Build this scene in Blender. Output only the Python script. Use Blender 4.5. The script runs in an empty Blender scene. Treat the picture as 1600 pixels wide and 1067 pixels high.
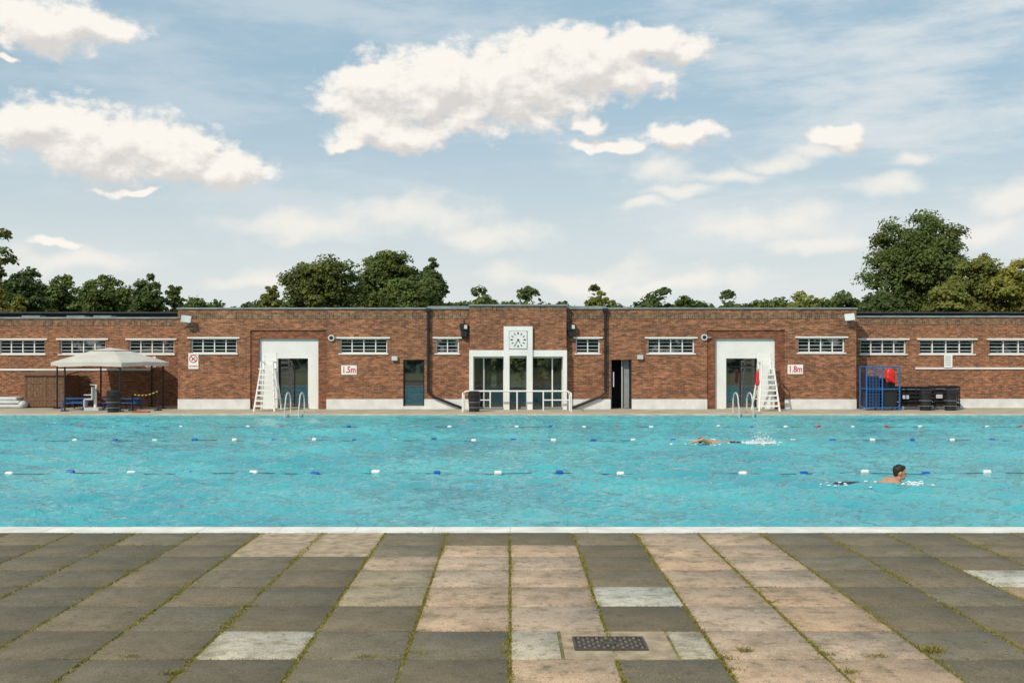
import bpy, math, random
import numpy as np
from mathutils import Vector, Matrix
random.seed(7); rng=np.random.default_rng(7)
H=2.3; F=1700.0
def X(px,D): return (px-797)*D/F
def Z(py,D): return H-(py-550)*D/F
scene=bpy.context.scene
COL=scene.collection

# ---------------------------------------------------------------- materials
def nt_new(name):
    m=bpy.data.materials.new(name); m.use_nodes=True
    nt=m.node_tree; return m,nt,nt.nodes['Principled BSDF']
def mat(name,col,rough=.7,var=.12,scale=4.0,metal=0.0,bump=0.0,bscale=60.0,ior=1.45):
    m,nt,b=nt_new(name)
    tc=nt.nodes.new('ShaderNodeTexCoord')
    n=nt.nodes.new('ShaderNodeTexNoise'); n.inputs['Scale'].default_value=scale; n.inputs['Detail'].default_value=6
    nt.links.new(tc.outputs['Object'],n.inputs['Vector'])
    mr=nt.nodes.new('ShaderNodeMapRange'); mr.inputs[1].default_value=.3; mr.inputs[2].default_value=.7
    mr.inputs[3].default_value=1-var; mr.inputs[4].default_value=1+var
    nt.links.new(n.outputs['Fac'],mr.inputs[0])
    vm=nt.nodes.new('ShaderNodeVectorMath'); vm.operation='SCALE'; vm.inputs[0].default_value=col[:3]
    nt.links.new(mr.outputs[0],vm.inputs['Scale']); nt.links.new(vm.outputs[0],b.inputs['Base Color'])
    b.inputs['Roughness'].default_value=rough; b.inputs['Metallic'].default_value=metal; b.inputs['IOR'].default_value=ior
    if bump>0:
        n2=nt.nodes.new('ShaderNodeTexNoise'); n2.inputs['Scale'].default_value=bscale; n2.inputs['Detail'].default_value=4
        nt.links.new(tc.outputs['Object'],n2.inputs['Vector'])
        bp=nt.nodes.new('ShaderNodeBump'); bp.inputs['Strength'].default_value=bump; bp.inputs['Distance'].default_value=.02
        nt.links.new(n2.outputs['Fac'],bp.inputs['Height']); nt.links.new(bp.outputs[0],b.inputs['Normal'])
    return m
def brick(name,c1,c2,mortar,soldier=False,w=.225,h=.075):
    m,nt,b=nt_new(name); N=nt.nodes.new; L=nt.links.new
    tc=N('ShaderNodeTexCoord'); sp=N('ShaderNodeSeparateXYZ'); L(tc.outputs['Object'],sp.inputs[0])
    ad=N('ShaderNodeMath'); ad.operation='ADD'; L(sp.outputs[0],ad.inputs[0]); L(sp.outputs[1],ad.inputs[1])
    cb=N('ShaderNodeCombineXYZ')
    if soldier: L(sp.outputs[2],cb.inputs[0]); L(ad.outputs[0],cb.inputs[1])
    else: L(ad.outputs[0],cb.inputs[0]); L(sp.outputs[2],cb.inputs[1])
    br=N('ShaderNodeTexBrick'); L(cb.outputs[0],br.inputs['Vector'])
    br.inputs['Scale'].default_value=1; br.inputs['Brick Width'].default_value=w; br.inputs['Row Height'].default_value=h
    br.inputs['Mortar Size'].default_value=.009; br.inputs['Mortar Smooth'].default_value=.2
    br.inputs['Color1'].default_value=(*c1,1); br.inputs['Color2'].default_value=(*c2,1); br.inputs['Mortar'].default_value=(*mortar,1)
    br.inputs['Bias'].default_value=-.1
    n=N('ShaderNodeTexNoise'); n.inputs['Scale'].default_value=.7; n.inputs['Detail'].default_value=6; n.inputs['Roughness'].default_value=.6
    L(tc.outputs['Object'],n.inputs['Vector'])
    mr=N('ShaderNodeMapRange'); mr.inputs[1].default_value=.3; mr.inputs[2].default_value=.7; mr.inputs[3].default_value=.80; mr.inputs[4].default_value=1.16
    L(n.outputs['Fac'],mr.inputs[0])
    vm=N('ShaderNodeVectorMath'); vm.operation='SCALE'; L(br.outputs['Color'],vm.inputs[0]); L(mr.outputs[0],vm.inputs['Scale'])
    mp=N('ShaderNodeMapping'); mp.inputs['Scale'].default_value=(1,1,2.6); L(tc.outputs['Object'],mp.inputs[0])
    n3=N('ShaderNodeTexNoise'); n3.inputs['Scale'].default_value=5; n3.inputs['Detail'].default_value=2; L(mp.outputs[0],n3.inputs['Vector'])
    mr3=N('ShaderNodeMapRange'); mr3.inputs[1].default_value=.4; mr3.inputs[2].default_value=.65; mr3.inputs[3].default_value=.74; mr3.inputs[4].default_value=1.34
    L(n3.outputs['Fac'],mr3.inputs[0])
    vm2=N('ShaderNodeVectorMath'); vm2.operation='SCALE'; L(vm.outputs[0],vm2.inputs[0]); L(mr3.outputs[0],vm2.inputs['Scale'])
    L(vm2.outputs[0],b.inputs['Base Color']); b.inputs['Roughness'].default_value=.9
    bp=N('ShaderNodeBump'); bp.inputs['Strength'].default_value=.5; bp.inputs['Distance'].default_value=.01; bp.invert=True
    L(br.outputs['Fac'],bp.inputs['Height']); L(bp.outputs[0],b.inputs['Normal'])
    return m
def vcol_mat(name,rough=.85,s1=3,v1=.2,s2=90,v2=.35,bump=.4,bs=120,trans=0.0,spots=False):
    m,nt,b=nt_new(name); N=nt.nodes.new; L=nt.links.new
    a=N('ShaderNodeAttribute'); a.attribute_name='Col'
    tc=N('ShaderNodeTexCoord'); cur=a.outputs['Color']
    for s,v in ((s1,v1),(s2,v2)):
        if v<=0: continue
        n=N('ShaderNodeTexNoise'); n.inputs['Scale'].default_value=s; n.inputs['Detail'].default_value=5; n.inputs['Roughness'].default_value=.65
        L(tc.outputs['Object'],n.inputs['Vector'])
        mr=N('ShaderNodeMapRange'); mr.inputs[1].default_value=.3; mr.inputs[2].default_value=.7; mr.inputs[3].default_value=1-v; mr.inputs[4].default_value=1+v
        L(n.outputs['Fac'],mr.inputs[0]); vm=N('ShaderNodeVectorMath'); vm.operation='SCALE'
        L(cur,vm.inputs[0]); L(mr.outputs[0],vm.inputs['Scale']); cur=vm.outputs[0]
    if spots:
        for sc_,lo,hi,col,k in ((3.2,.48,.66,(.13,.11,.05),.6),(9,.54,.66,(.075,.065,.035),.6),(42,.57,.65,(.42,.37,.27),.5),(31,.58,.66,(.045,.04,.03),.65)):
            n=N('ShaderNodeTexNoise'); n.inputs['Scale'].default_value=sc_; n.inputs['Detail'].default_value=6; n.inputs['Roughness'].default_value=.7
            L(tc.outputs['Object'],n.inputs['Vector'])
            mr=N('ShaderNodeMapRange'); mr.inputs[1].default_value=lo; mr.inputs[2].default_value=hi; mr.inputs[4].default_value=k; L(n.outputs['Fac'],mr.inputs[0])
            mx=N('ShaderNodeMix'); mx.data_type='RGBA'; L(cur,mx.inputs[6]); mx.inputs[7].default_value=(*col,1); L(mr.outputs[0],mx.inputs[0])
            cur=mx.outputs[2]
    L(cur,b.inputs['Base Color']); b.inputs['Roughness'].default_value=rough
    if bump>0:
        n=N('ShaderNodeTexNoise'); n.inputs['Scale'].default_value=bs; n.inputs['Detail'].default_value=3
        L(tc.outputs['Object'],n.inputs['Vector']); bp=N('ShaderNodeBump'); bp.inputs['Strength'].default_value=bump; bp.inputs['Distance'].default_value=.01
        L(n.outputs['Fac'],bp.inputs['Height']); L(bp.outputs[0],b.inputs['Normal'])
    if trans>0:
        b.inputs['Specular IOR Level'].default_value=.2
        t=N('ShaderNodeBsdfTranslucent'); L(cur,t.inputs['Color']); ms=N('ShaderNodeMixShader'); ms.inputs[0].default_value=trans
        L(b.outputs[0],ms.inputs[1]); L(t.outputs[0],ms.inputs[2]); L(ms.outputs[0],nt.nodes['Material Output'].inputs[0])
    return m

M={}
M['brick']=brick('brick_wall',(.345,.132,.060),(.135,.052,.030),(.28,.19,.12))
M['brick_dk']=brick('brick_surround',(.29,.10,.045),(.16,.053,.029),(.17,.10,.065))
M['soldier']=brick('brick_soldier',(.26,.14,.075),(.09,.05,.035),(.23,.17,.11),soldier=True,w=.23,h=.08)
M['white']=mat('white_paint',(.80,.80,.77),.55,.05,2)
M['render']=mat('white_render',(.78,.79,.77),.8,.06,1.5,bump=.1)
M['plinth']=mat('plinth_paint',(.68,.69,.68),.7,.12,2.5)
M['coping']=mat('metal_coping',(.27,.32,.32),.45,.2,3,metal=.3)
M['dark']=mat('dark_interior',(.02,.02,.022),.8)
M['roof']=mat('roof_felt',(.045,.05,.06),.8,.2)
M['glass']=mat('window_glass',(.010,.02,.024),.02,.1,1,ior=2.8)
M['black']=mat('black_plastic',(.018,.018,.02),.45,.2)
M['iron']=mat('black_iron',(.015,.016,.02),.4,.2)
M['steel']=mat('stainless_steel',(.6,.62,.63),.2,.05,metal=.9)
M['grey']=mat('grey_paint',(.28,.30,.31),.5,.1)
M['hallwall']=mat('hall_wall_paint',(.06,.12,.10),.6,.1)
M['ltgrey']=mat('light_grey_plastic',(.55,.57,.57),.5,.1)
M['blue']=mat('blue_paint',(.02,.13,.38),.45,.15)
M['bluefl']=mat('blue_float',(.01,.09,.42),.35,.1)
M['red']=mat('red_plastic',(.60,.02,.02),.4,.1)
M['signred']=mat('sign_red',(.55,.015,.03),.5,.05)
M['canvas']=mat('canopy_canvas',(.60,.57,.50),.8,.1,1.5)
M['wood']=mat('shed_timber',(.17,.095,.055),.8,.35,9,bump=.3,bscale=30)
M['yellow']=mat('yellow_plastic',(.7,.5,.02),.5)
M['concrete']=mat('deck_concrete',(.46,.39,.29),.85,.2,1.3,bump=.3)
M['nearcoping']=mat('pool_coping',(.80,.77,.69),.7,.16,3,bump=.2)
M['farcoping']=mat('far_coping',(.54,.48,.38),.75,.2,2)
M['tile']=mat('pool_tile',(.16,.42,.46),.3,.2,6)
M['bark']=mat('bark',(.07,.052,.035),.9,.3,6)
M['skin']=mat('skin',(.50,.27,.17),.5,.08,12)
M['hair']=mat('dark_hair',(.02,.014,.01),.6,.3,40)
M['trunks']=mat('dark_trunks',(.02,.03,.06),.6)
M['foam']=mat('foam',(.85,.9,.9),.5,.05)
M['rope']=mat('rope',(.03,.08,.12),.6)
M['clock']=mat('clock_tile',(.74,.76,.76),.35,.05)
M['moss']=mat('joint_moss',(.21,.19,.06),.95,.6,9,bump=.8,bscale=60)
M['castiron']=mat('cast_iron',(.09,.075,.06),.6,.3,20,metal=.3)
M['patch']=mat('patch_concrete',(.42,.32,.21),.9,.35,7,bump=.6,bscale=80)
M['slab']=vcol_mat('paving_slab',.88,2.2,.22,110,.6,.7,150,spots=True)
M['leaf']=vcol_mat('leaves',.6,.35,.25,0,0,0,trans=.33)
M['weed']=vcol_mat('weed_leaf',.7,5,.2,0,0,0,trans=.2)

# ---------------------------------------------------------------- mesh builder
class MB:
    def __init__(s): s.v=[];s.f=[];s.mi=[];s.sm=[];s.mats=[]
    def add(s,vs,fs,m,smooth=False):
        if m not in s.mats: s.mats.append(m)
        k=s.mats.index(m); o=len(s.v); s.v.extend([tuple(p) for p in vs])
        for f in fs: s.f.append(tuple(i+o for i in f)); s.mi.append(k); s.sm.append(smooth)
    def box(s,x0,x1,y0,y1,z0,z1,m):
        if x0>x1:x0,x1=x1,x0
        if z0>z1:z0,z1=z1,z0
        vs=[(x0,y0,z0),(x1,y0,z0),(x1,y1,z0),(x0,y1,z0),(x0,y0,z1),(x1,y0,z1),(x1,y1,z1),(x0,y1,z1)]
        s.add(vs,[(0,3,2,1),(4,5,6,7),(0,1,5,4),(1,2,6,5),(2,3,7,6),(3,0,4,7)],m)
    def cyl(s,p0,p1,r,m,n=10,r2=None,smooth=True):
        p0=Vector(p0);p1=Vector(p1); r2=r if r2 is None else r2
        d=(p1-p0).normalized(); a=Vector((0,0,1)) if abs(d.z)<.9 else Vector((1,0,0))
        u=d.cross(a).normalized(); w=d.cross(u)
        vs=[];fs=[]
        for i in range(n):
            t=2*math.pi*i/n; o=u*math.cos(t)+w*math.sin(t); vs.append(p0+o*r)
        for i in range(n):
            t=2*math.pi*i/n; o=u*math.cos(t)+w*math.sin(t); vs.append(p1+o*r2)
        for i in range(n): j=(i+1)%n; fs.append((i,n+i,n+j,j))
        s.add(vs,fs,m,smooth); s.add(vs,[tuple(range(n)),tuple(range(2*n-1,n-1,-1))],m)
    def sph(s,c,r,m,nu=12,nv=8,rot=None):
        if not isinstance(r,(tuple,list)): r=(r,r,r)
        c=Vector(c); vs=[];fs=[]
        def P(x,y,z):
            q=Vector((x*r[0],y*r[1],z*r[2]))
            if rot is not None: q=rot@q
            return c+q
        vs.append(P(0,0,1))
        for j in range(1,nv):
            ph=math.pi*j/nv
            for i in range(nu):
                t=2*math.pi*i/nu; vs.append(P(math.sin(ph)*math.cos(t),math.sin(ph)*math.sin(t),math.cos(ph)))
        vs.append(P(0,0,-1)); e=len(vs)-1
        for i in range(nu): fs.append((0,1+i,1+(i+1)%nu)); fs.append((e,e-nu+(i+1)%nu,e-nu+i))
        for j in range(nv-2):
            for i in range(nu):
                a=1+j*nu+i;b=1+j*nu+(i+1)%nu; fs.append((a,a+nu,b+nu,b))
        s.add(vs,fs,m,True)
    def tube(s,pts,r,m,n=10):
        for a,b in zip(pts[:-1],pts[1:]): s.cyl(a,b,r,m,n)
        for p in pts[1:-1]: s.sph(p,r,m,n,6)
    def cap(s,p0,p1,r0,r1,m,n=12):
        s.cyl(p0,p1,r0,m,n,r1); s.sph(p0,r0,m,n,8); s.sph(p1,r1,m,n,8)
    def build(s,name,parent=None,bevel=0):
        me=bpy.data.meshes.new(name); me.from_pydata(s.v,[],s.f)
        for m in s.mats: me.materials.append(M[m])
        me.polygons.foreach_set('material_index',s.mi); me.polygons.foreach_set('use_smooth',s.sm); me.update()
        o=bpy.data.objects.new(name,me); COL.objects.link(o)
        if parent: o.parent=parent
        if bevel>0:
            b=o.modifiers.new('Bevel','BEVEL'); b.width=bevel; b.segments=2; b.limit_method='ANGLE'; b.angle_limit=.8
        return o
def empty(name,parent=None):
    o=bpy.data.objects.new(name,None); COL.objects.link(o); o.empty_display_size=.3
    if parent: o.parent=parent
    return o
def text(name,body,x,y,z,size,m,parent,sx=1):
    c=bpy.data.curves.new(name,'FONT'); c.body=body; c.size=size; c.align_x='CENTER'; c.align_y='CENTER'; c.extrude=.003; c.offset=size*.015
    c.materials.append(M[m]); o=bpy.data.objects.new(name,c); COL.objects.link(o); o.location=(x,y,z); o.rotation_euler=(math.pi/2,0,0); o.scale=(sx,1,1); o.parent=parent
    return o
def colmesh(name,V,Fq,C,m,smooth=False):
    me=bpy.data.meshes.new(name); nv=len(V); nf=len(Fq)
    me.vertices.add(nv); me.vertices.foreach_set('co',np.asarray(V,dtype=np.float32).ravel())
    me.loops.add(nf*4); me.loops.foreach_set('vertex_index',np.asarray(Fq,dtype=np.int32).ravel())
    me.polygons.add(nf); me.polygons.foreach_set('loop_start',np.arange(0,nf*4,4,dtype=np.int32)); me.polygons.foreach_set('loop_total',np.full(nf,4,dtype=np.int32))
    if smooth: me.polygons.foreach_set('use_smooth',np.ones(nf,dtype=bool))
    me.update(calc_edges=True); me.validate()
    if C is not None:
        ca=me.color_attributes.new('Col','FLOAT_COLOR','POINT'); c4=np.ones((nv,4),dtype=np.float32); c4[:,:3]=C; ca.data.foreach_set('color',c4.ravel())
    me.materials.append(m); o=bpy.data.objects.new(name,me); COL.objects.link(o); return o

# ---------------------------------------------------------------- ground
def sheet(name,x0,x1,y0,y1,z,m):
    b=MB(); b.add([(x0,y0,z),(x1,y0,z),(x1,y1,z),(x0,y1,z)],[(0,1,2,3)],m); return b.build(name)
M['grass']=mat('grass',(.07,.10,.03),.95,.35,.3)
sheet('grass_ground',-1500,1500,-1500,2500,-.6,'grass')
YN0,YN1,YF0,YF1=13.87,14.36,40.25,40.65
PX=27
b=MB(); b.box(-60,60,-30,YN0,-.5,-.009,'moss'); b.build('paving_bed')
b=MB()
xx=-PX
while xx<PX:
    b.box(xx+.003,xx+.997,YN0+.01,YN1,-.45,-.004+random.uniform(-.001,.001),'nearcoping'); xx+=1.0
b.box(-PX,PX,YN1-.015,YN1-.004,-.45,-.06,'tile')
xx=-PX
while xx<PX:
    b.box(xx+.003,xx+.997,YF0,YF1,-.45,.006+random.uniform(-.001,.001),'farcoping'); xx+=1.0
b.box(-PX,PX,YF0-.012,YF0-.002,-.5,-.045,'tile')
b.box(-60,-PX,YN0+.01,YF1,-.5,-.006,'concrete'); b.box(PX,60,YN0+.01,YF1,-.5,-.006,'concrete')
b.build('pool_surround')
b=MB(); b.box(-60,60,YF1+.002,62,-.5,0,'concrete'); b.build('pool_deck')

# ---------------------------------------------------------------- paving slabs
rows=[13.87,12.99,12.26,11.5,10.68,9.87,8.99,8.16,7.36]
while rows[-1]>1: rows.append(rows[-1]-.8)
CW=.794
DK=(.185,.148,.094); PE=(.52,.37,.25); LT=(.57,.51,.40); BE=(.44,.33,.20)
peach={0:[2,3],1:[-1,0,2,3],2:[-2,-1,0,2,3],3:[-2,-1,0,2,3],4:[-1,0,2,3],5:[-1,0,2,3],6:[2,3],7:[0,2,3],8:[0,2,3],9:[0,2,3]}
special={(4,1):LT,(6,-3):LT,(3,6):LT,(4,6):BE,(4,-2):BE,(0,-4):None,(0,-3):None,(1,-4):None,(1,-3):None,(6,0):None,(6,1):None}
V=[];Q=[];C=[]
def slab(x0,x1,y0,y1,col,g=.009):
    t=random.uniform(-.002,.003); tx=random.uniform(-.0015,.0015)
    x0+=g+random.uniform(0,.006);x1-=g+random.uniform(0,.006);y0+=g+random.uniform(0,.006);y1-=g+random.uniform(0,.006); e=.006
    o=len(V); z=-.001+t
    V.extend([(x0,y0,-.04),(x1,y0,-.04),(x1,y1,-.04),(x0,y1,-.04),(x0,y0,z-e+tx),(x1,y0,z-e-tx),(x1,y1,z-e-tx),(x0,y1,z-e+tx),
              (x0+e,y0+e,z+tx),(x1-e,y0+e,z-tx),(x1-e,y1-e,z-tx),(x0+e,y1-e,z+tx)])
    Q.extend([(o+8,o+9,o+10,o+11),(o+4,o+5,o+9,o+8),(o+5,o+6,o+10,o+9),(o+6,o+7,o+11,o+10),(o+7,o+4,o+8,o+11),
              (o,o+1,o+5,o+4),(o+1,o+2,o+6,o+5),(o+2,o+3,o+7,o+6),(o+3,o,o+4,o+7)])
    C.extend([col]*12)
def vary(c,a=.12):
    k=1+random.uniform(-a,a); h=random.uniform(-.06,.06); return (c[0]*k*(1+h),c[1]*k,c[2]*k*(1-h))
for r in range(len(rows)-1):
    for k in range(-16,16):
        y1,y0=rows[r],rows[r+1]
        if (r,k) in special:
            c=special[(r,k)]
            if c is None: continue
            slab(k*CW,(k+1)*CW,y0,y1,vary(c,.05)); continue
        if k in peach.get(r,[0,2,3]):
            c=vary(PE,.11)
            if r==3 and k==-2: c=(.38,.30,.19)
        else: c=vary(DK,.19)
        slab(k*CW,(k+1)*CW,y0,y1,c)
slab(0,.40,rows[7],rows[6],(.55,.47,.35)); slab(1.28,1.58,rows[7]+.02,rows[6],(.54,.46,.34))
colmesh('paving_slabs',V,Q,np.array(C),M['slab'])
b=MB(); b.box(-4*CW+.01,-2*CW-.01,rows[2]+.01,rows[0]-.01,-.05,-.002,'patch'); b.build('concrete_patch',bevel=.01)
dr=empty('drain_cover')
b=MB(); b.box(.415,1.265,rows[7]+.01,rows[6]-.01,-.05,-.003,'patch'); b.build('concrete_bed',dr)
b=MB(); cx0,cx1,cy0,cy1=.50,1.07,8.40,8.78
b.box(cx0,cx1,cy0,cy1,-.04,-.001,'castiron')
for (a,c2,d,e) in ((cx0,cx1,cy0,cy0+.02),(cx0,cx1,cy1-.02,cy1),(cx0,cx0+.02,cy0+.02,cy1-.02),(cx1-.02,cx1,cy0+.02,cy1-.02)):
    b.box(a,c2,d,e,-.001,.010,'castiron')
M['rust']=mat('worn_iron',(.20,.155,.11),.7,.3,20)
for i in range(14):
    for j in range(6):
        if 5<=i<=8 and 2<=j<=3: continue
        x=cx0+.035+i*.037; y=cy0+.035+j*.054; b.box(x,x+.020,y,y+.034,-.001,.012,'rust' if (i+j)%2 else 'castiron')
b.box(cx0+.23,cx0+.34,cy0+.15,cy0+.23,-.001,.010,'castiron')
b.build('cast_grating',dr)

# ---------------------------------------------------------------- weeds in joints
V=[];Q=[];C=[]
def blade(x,y,z,h,w,lean):
    a=random.uniform(0,6.283); dx,dy=math.cos(a)*w,math.sin(a)*w; l=random.uniform(0,6.283); lx,ly=math.cos(l)*lean,math.sin(l)*lean
    o=len(V); V.extend([(x-dx,y-dy,z),(x+dx,y+dy,z),(x+dx*.6+lx*.5,y+dy*.6+ly*.5,z+h*.65),(x+lx,y+ly,z+h)]); Q.append((o,o+1,o+2,o+3))
    g=random.random(); c=(.15+.22*g,.165+.13*g,.035+.03*g); C.extend([c]*4)
def patchy(x,y): return math.sin(x*3.1+y*1.7)+math.sin(x*1.3-y*4.3+1)+math.sin(x*7.7+2)+math.sin(y*9.1+x*5)
for k in range(-12,13):
    for i in range(5200):
        y=random.uniform(5,13.85); x=k*CW; p=patchy(x,y)+.8+(1.0 if abs(k)>1 else .2)
        if random.random()<max(.15,p*.32): blade(x+random.gauss(0,.009+.008*max(0,p-1)),y,-.009,random.uniform(.006,.020),random.uniform(.004,.011),random.uniform(.004,.022))
for r in range(0,11):
    for i in range(5600):
        x=random.uniform(-9,9); y=rows[r]; p=patchy(x,y)+.2
        if random.random()<max(.06,p*.24): blade(x,y+random.gauss(0,.008+.006*max(0,p-1)),-.009,random.uniform(.005,.016),random.uniform(.004,.010),random.uniform(.004,.018))
for (px,py,n,hh) in ((1162,1018,30,.06),(1455,1018,36,.085),(570,1026,22,.04),(270,1052,34,.05),(205,1026,22,.04),(1135,1028,26,.045),(1330,1050,26,.05),(1290,1022,22,.04),(660,1020,16,.03),(1205,940,24,.04),(1230,1022,18,.03),(1375,1025,22,.04),(1150,1045,22,.04),(35,915,20,.03),(1540,905,20,.03)):
    D=3910/(py-550); x0=X(px,D)
    for i in range(n*3):
        blade(x0+random.gauss(0,.04),D+random.gauss(0,.025),-.01,random.uniform(.3,1)*hh,random.uniform(.002,.004),random.uniform(.2,1)*hh)
colmesh('weeds',V,Q,np.array(C),M['weed'])

# ---------------------------------------------------------------- water
def waves(x,y):
    r=np.random.default_rng(3); z=np.zeros_like(x)
    for i in range(90):
        lam=.24*(6.5**(r.random()**1.3)); th=r.uniform(-1.15,1.15)+math.pi/2
        k=2*math.pi/lam; ph=r.uniform(0,6.28); a=.0068*lam**.85
        wob=.6*np.sin(x*.51+ph)+.6*np.sin(y*.47+ph*2)+.5*np.sin(x*1.3+y*.7+ph*3)
        a2=k*(x*math.cos(th)+y*math.sin(th))+ph+wob
        z+=a*(np.sin(a2)+.25*np.cos(2*a2))
    env=.75+.38*np.sin(x*.45+y*.3)*np.sin(y*.38-x*.2+1)
    edge=np.clip((y-YN1)/.8,.25,1)*np.clip((YF0-y)/.8,.25,1)
    return np.clip(z*env*edge,-.09,.075)
def water():
    x=np.arange(-PX,PX+.001,.070); y=np.arange(YN1-.003,YF0,.060); y=np.append(y,YF0-.014)
    gx,gy=np.meshgrid(x,y); gz=-.11+waves(gx,gy)
    V=np.stack([gx,gy,gz],-1).reshape(-1,3); nx=len(x);ny=len(y)
    i=np.arange(nx-1)[None,:]+np.arange(ny-1)[:,None]*nx; i=i.ravel()
    Q=np.stack([i,i+1,i+nx+1,i+nx],-1)
    m,nt,bs=nt_new('pool_water'); N=nt.nodes.new; L=nt.links.new
    tc=N('ShaderNodeTexCoord'); mp=N('ShaderNodeMapping'); mp.inputs['Scale'].default_value=(1,1.6,1); L(tc.outputs['Object'],mp.inputs[0])
    n=N('ShaderNodeTexNoise'); n.inputs['Scale'].default_value=7.5; n.inputs['Detail'].default_value=3; n.inputs['Distortion'].default_value=.8; L(mp.outputs[0],n.inputs['Vector'])
    bp=N('ShaderNodeBump'); bp.inputs['Strength'].default_value=.9; bp.inputs['Distance'].default_value=.07; L(n.outputs['Fac'],bp.inputs['Height']); L(bp.outputs[0],bs.inputs['Normal'])
    n2=N('ShaderNodeTexNoise'); n2.inputs['Scale'].default_value=.3; n2.inputs['Detail'].default_value=4; L(tc.outputs['Object'],n2.inputs['Vector'])
    mr=N('ShaderNodeMapRange'); mr.inputs[1].default_value=.35; mr.inputs[2].default_value=.65; L(n2.outputs['Fac'],mr.inputs[0])
    mx=N('ShaderNodeMix'); mx.data_type='RGBA'; L(mr.outputs[0],mx.inputs[0]); mx.inputs[6].default_value=(.045,.34,.395,1); mx.inputs[7].default_value=(.085,.47,.49,1)
    L(mx.outputs[2],bs.inputs['Base Color']); bs.inputs['Roughness'].default_value=.03; bs.inputs['IOR'].default_value=1.6
    return colmesh('pool_water',V,Q,None,m,True)
water()

# ---------------------------------------------------------------- lane ropes
def rope(D,spacing,x0,cols,r,wl=-.10):
    b=MB(); e=empty('lane_rope'); x=-PX; pts=[]
    while x<=PX: pts.append((x,D,wl-.008+.015*math.sin(x*2.1))); x+=.6
    for a,c in zip(pts[:-1],pts[1:]): b.cyl(a,c,.008,'rope',6)
    b.build('cord',e); b=MB(); x=x0-math.floor((x0+PX)/spacing)*spacing; i=-int(math.floor((x0+PX)/spacing))
    while x<PX:
        c=cols(i)
        if c:
            zz=wl+.015*math.sin(x*2.1)+random.uniform(-.006,.014); L_=r*1.7*random.uniform(.8,1.1)
            b.cyl((x-L_,D,zz),(x-L_*.75,D,zz),r*.6,c,12,r); b.cyl((x-L_*.75,D,zz),(x+L_*.75,D,zz),r,c,12); b.cyl((x+L_*.75,D,zz),(x+L_,D,zz),r,c,12,r*.6)
        x+=spacing; i+=1
    b.build('floats',e)
def near_c(i): return 'bluefl' if i%2==0 else 'white'
def far_c(i): return {0:'signred',3:'white',1:'white',4:'bluefl',2:'signred',5:'white'}[i%6]
rope(21.6,95.5*21.6/F,X(110,21.6),near_c,.046)
rope(29.6,62.3*29.6/F,X(55,29.6),near_c,.044)
rope(34.9,52.5*34.9/F,X(650,34.9),far_c,.038)

# ---------------------------------------------------------------- building
DM=43.9; s=DM/F
BL=empty('brick_lido_building')
def wall(b,x0,x1,z0,z1,y0,y1,holes,m):
    xs=sorted(set([x0,x1]+[h[0] for h in holes]+[h[1] for h in holes])); zs=sorted(set([z0,z1]+[h[2] for h in holes]+[h[3] for h in holes]))
    xs=[v for v in xs if x0<=v<=x1]; zs=[v for v in zs if z0<=v<=z1]
    for a,c in zip(xs[:-1],xs[1:]):
        run=None
        for d,e in zip(zs[:-1],zs[1:]):
            cx,cz=(a+c)/2,(d+e)/2
            if any(h[0]<cx<h[1] and h[2]<cz<h[3] for h in holes):
                if run: b.box(a,c,y0,y1,run[0],run[1],m); run=None
            else: run=[run[0],e] if run else [d,e]
        if run: b.box(a,c,y0,y1,run[0],run[1],m)
WB=MB(); FR=MB(); GL=MB(); TR=MB()
def window(px0,px1,py0,py1,D,n=4):
    x0,x1,z0,z1=X(px0,D),X(px1,D),Z(py1,D),Z(py0,D)
    y=D+.10; t=.045
    GL.box(x0,x1,y+.06,y+.08,z0,z1,'glass')
    FR.box(x0,x1,y,y+.05,z1-t,z1,'white'); FR.box(x0,x1,y,y+.05,z0,z0+t,'white')
    FR.box(x0,x0+t,y,y+.05,z0+t,z1-t,'white'); FR.box(x1-t,x1,y,y+.05,z0+t,z1-t,'white')
    for i in range(1,n):
        x=x0+(x1-x0)*i/n; FR.box(x-.02,x+.02,y+.002,y+.05,z0+t,z1-t,'white')
    for j in (1,2,3):
        z=z0+(z1-z0)*j/4; 
        for i in range(n):
            a=x0+(x1-x0)*i/n+.022; c=x0+(x1-x0)*(i+1)/n-.022
            if i==0:a+=.025
            if i==n-1:c-=.025
            FR.box(a,c,y+.01,y+.045,z-.012,z+.012,'ltgrey')
    TR.box(x0-.12,x1+.12,D-.07,D+.14,z1+.002,z1+.06,'white')
    TR.box(x0-.05,x1+.05,D-.05,D+.14,z0-.05,z0-.002,'white')
    return (x0,x1,z0,z1)
DP=DM-.35
hL=[window(298,370,529,552,DM),window(531,605,529,552,DM),window(681,717,529,552,DM,2)]
hR=[window(900,937,529,552,DM,2),window(1012,1085,529,552,DM),window(1247,1320,528,551,DM)]
dL=(X(404,DM),X(497,DM),-.01,Z(529,DM)); dR=(X(1118,DM),X(1212,DM),-.01,Z(529,DM))
sL=(X(391,DM),X(510,DM),-.01,Z(516,DM)); sR=(X(1105,DM),X(1226,DM),-.01,Z(516,DM))
pL=(X(630,DM),X(663,DM),-.01,Z(562,DM)); pR=(X(954,DM),X(987,DM),-.01,Z(562,DM))
zp=Z(623.5,DM); 
ztL,ztM=Z(498,DM),Z(483,DM)
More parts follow.
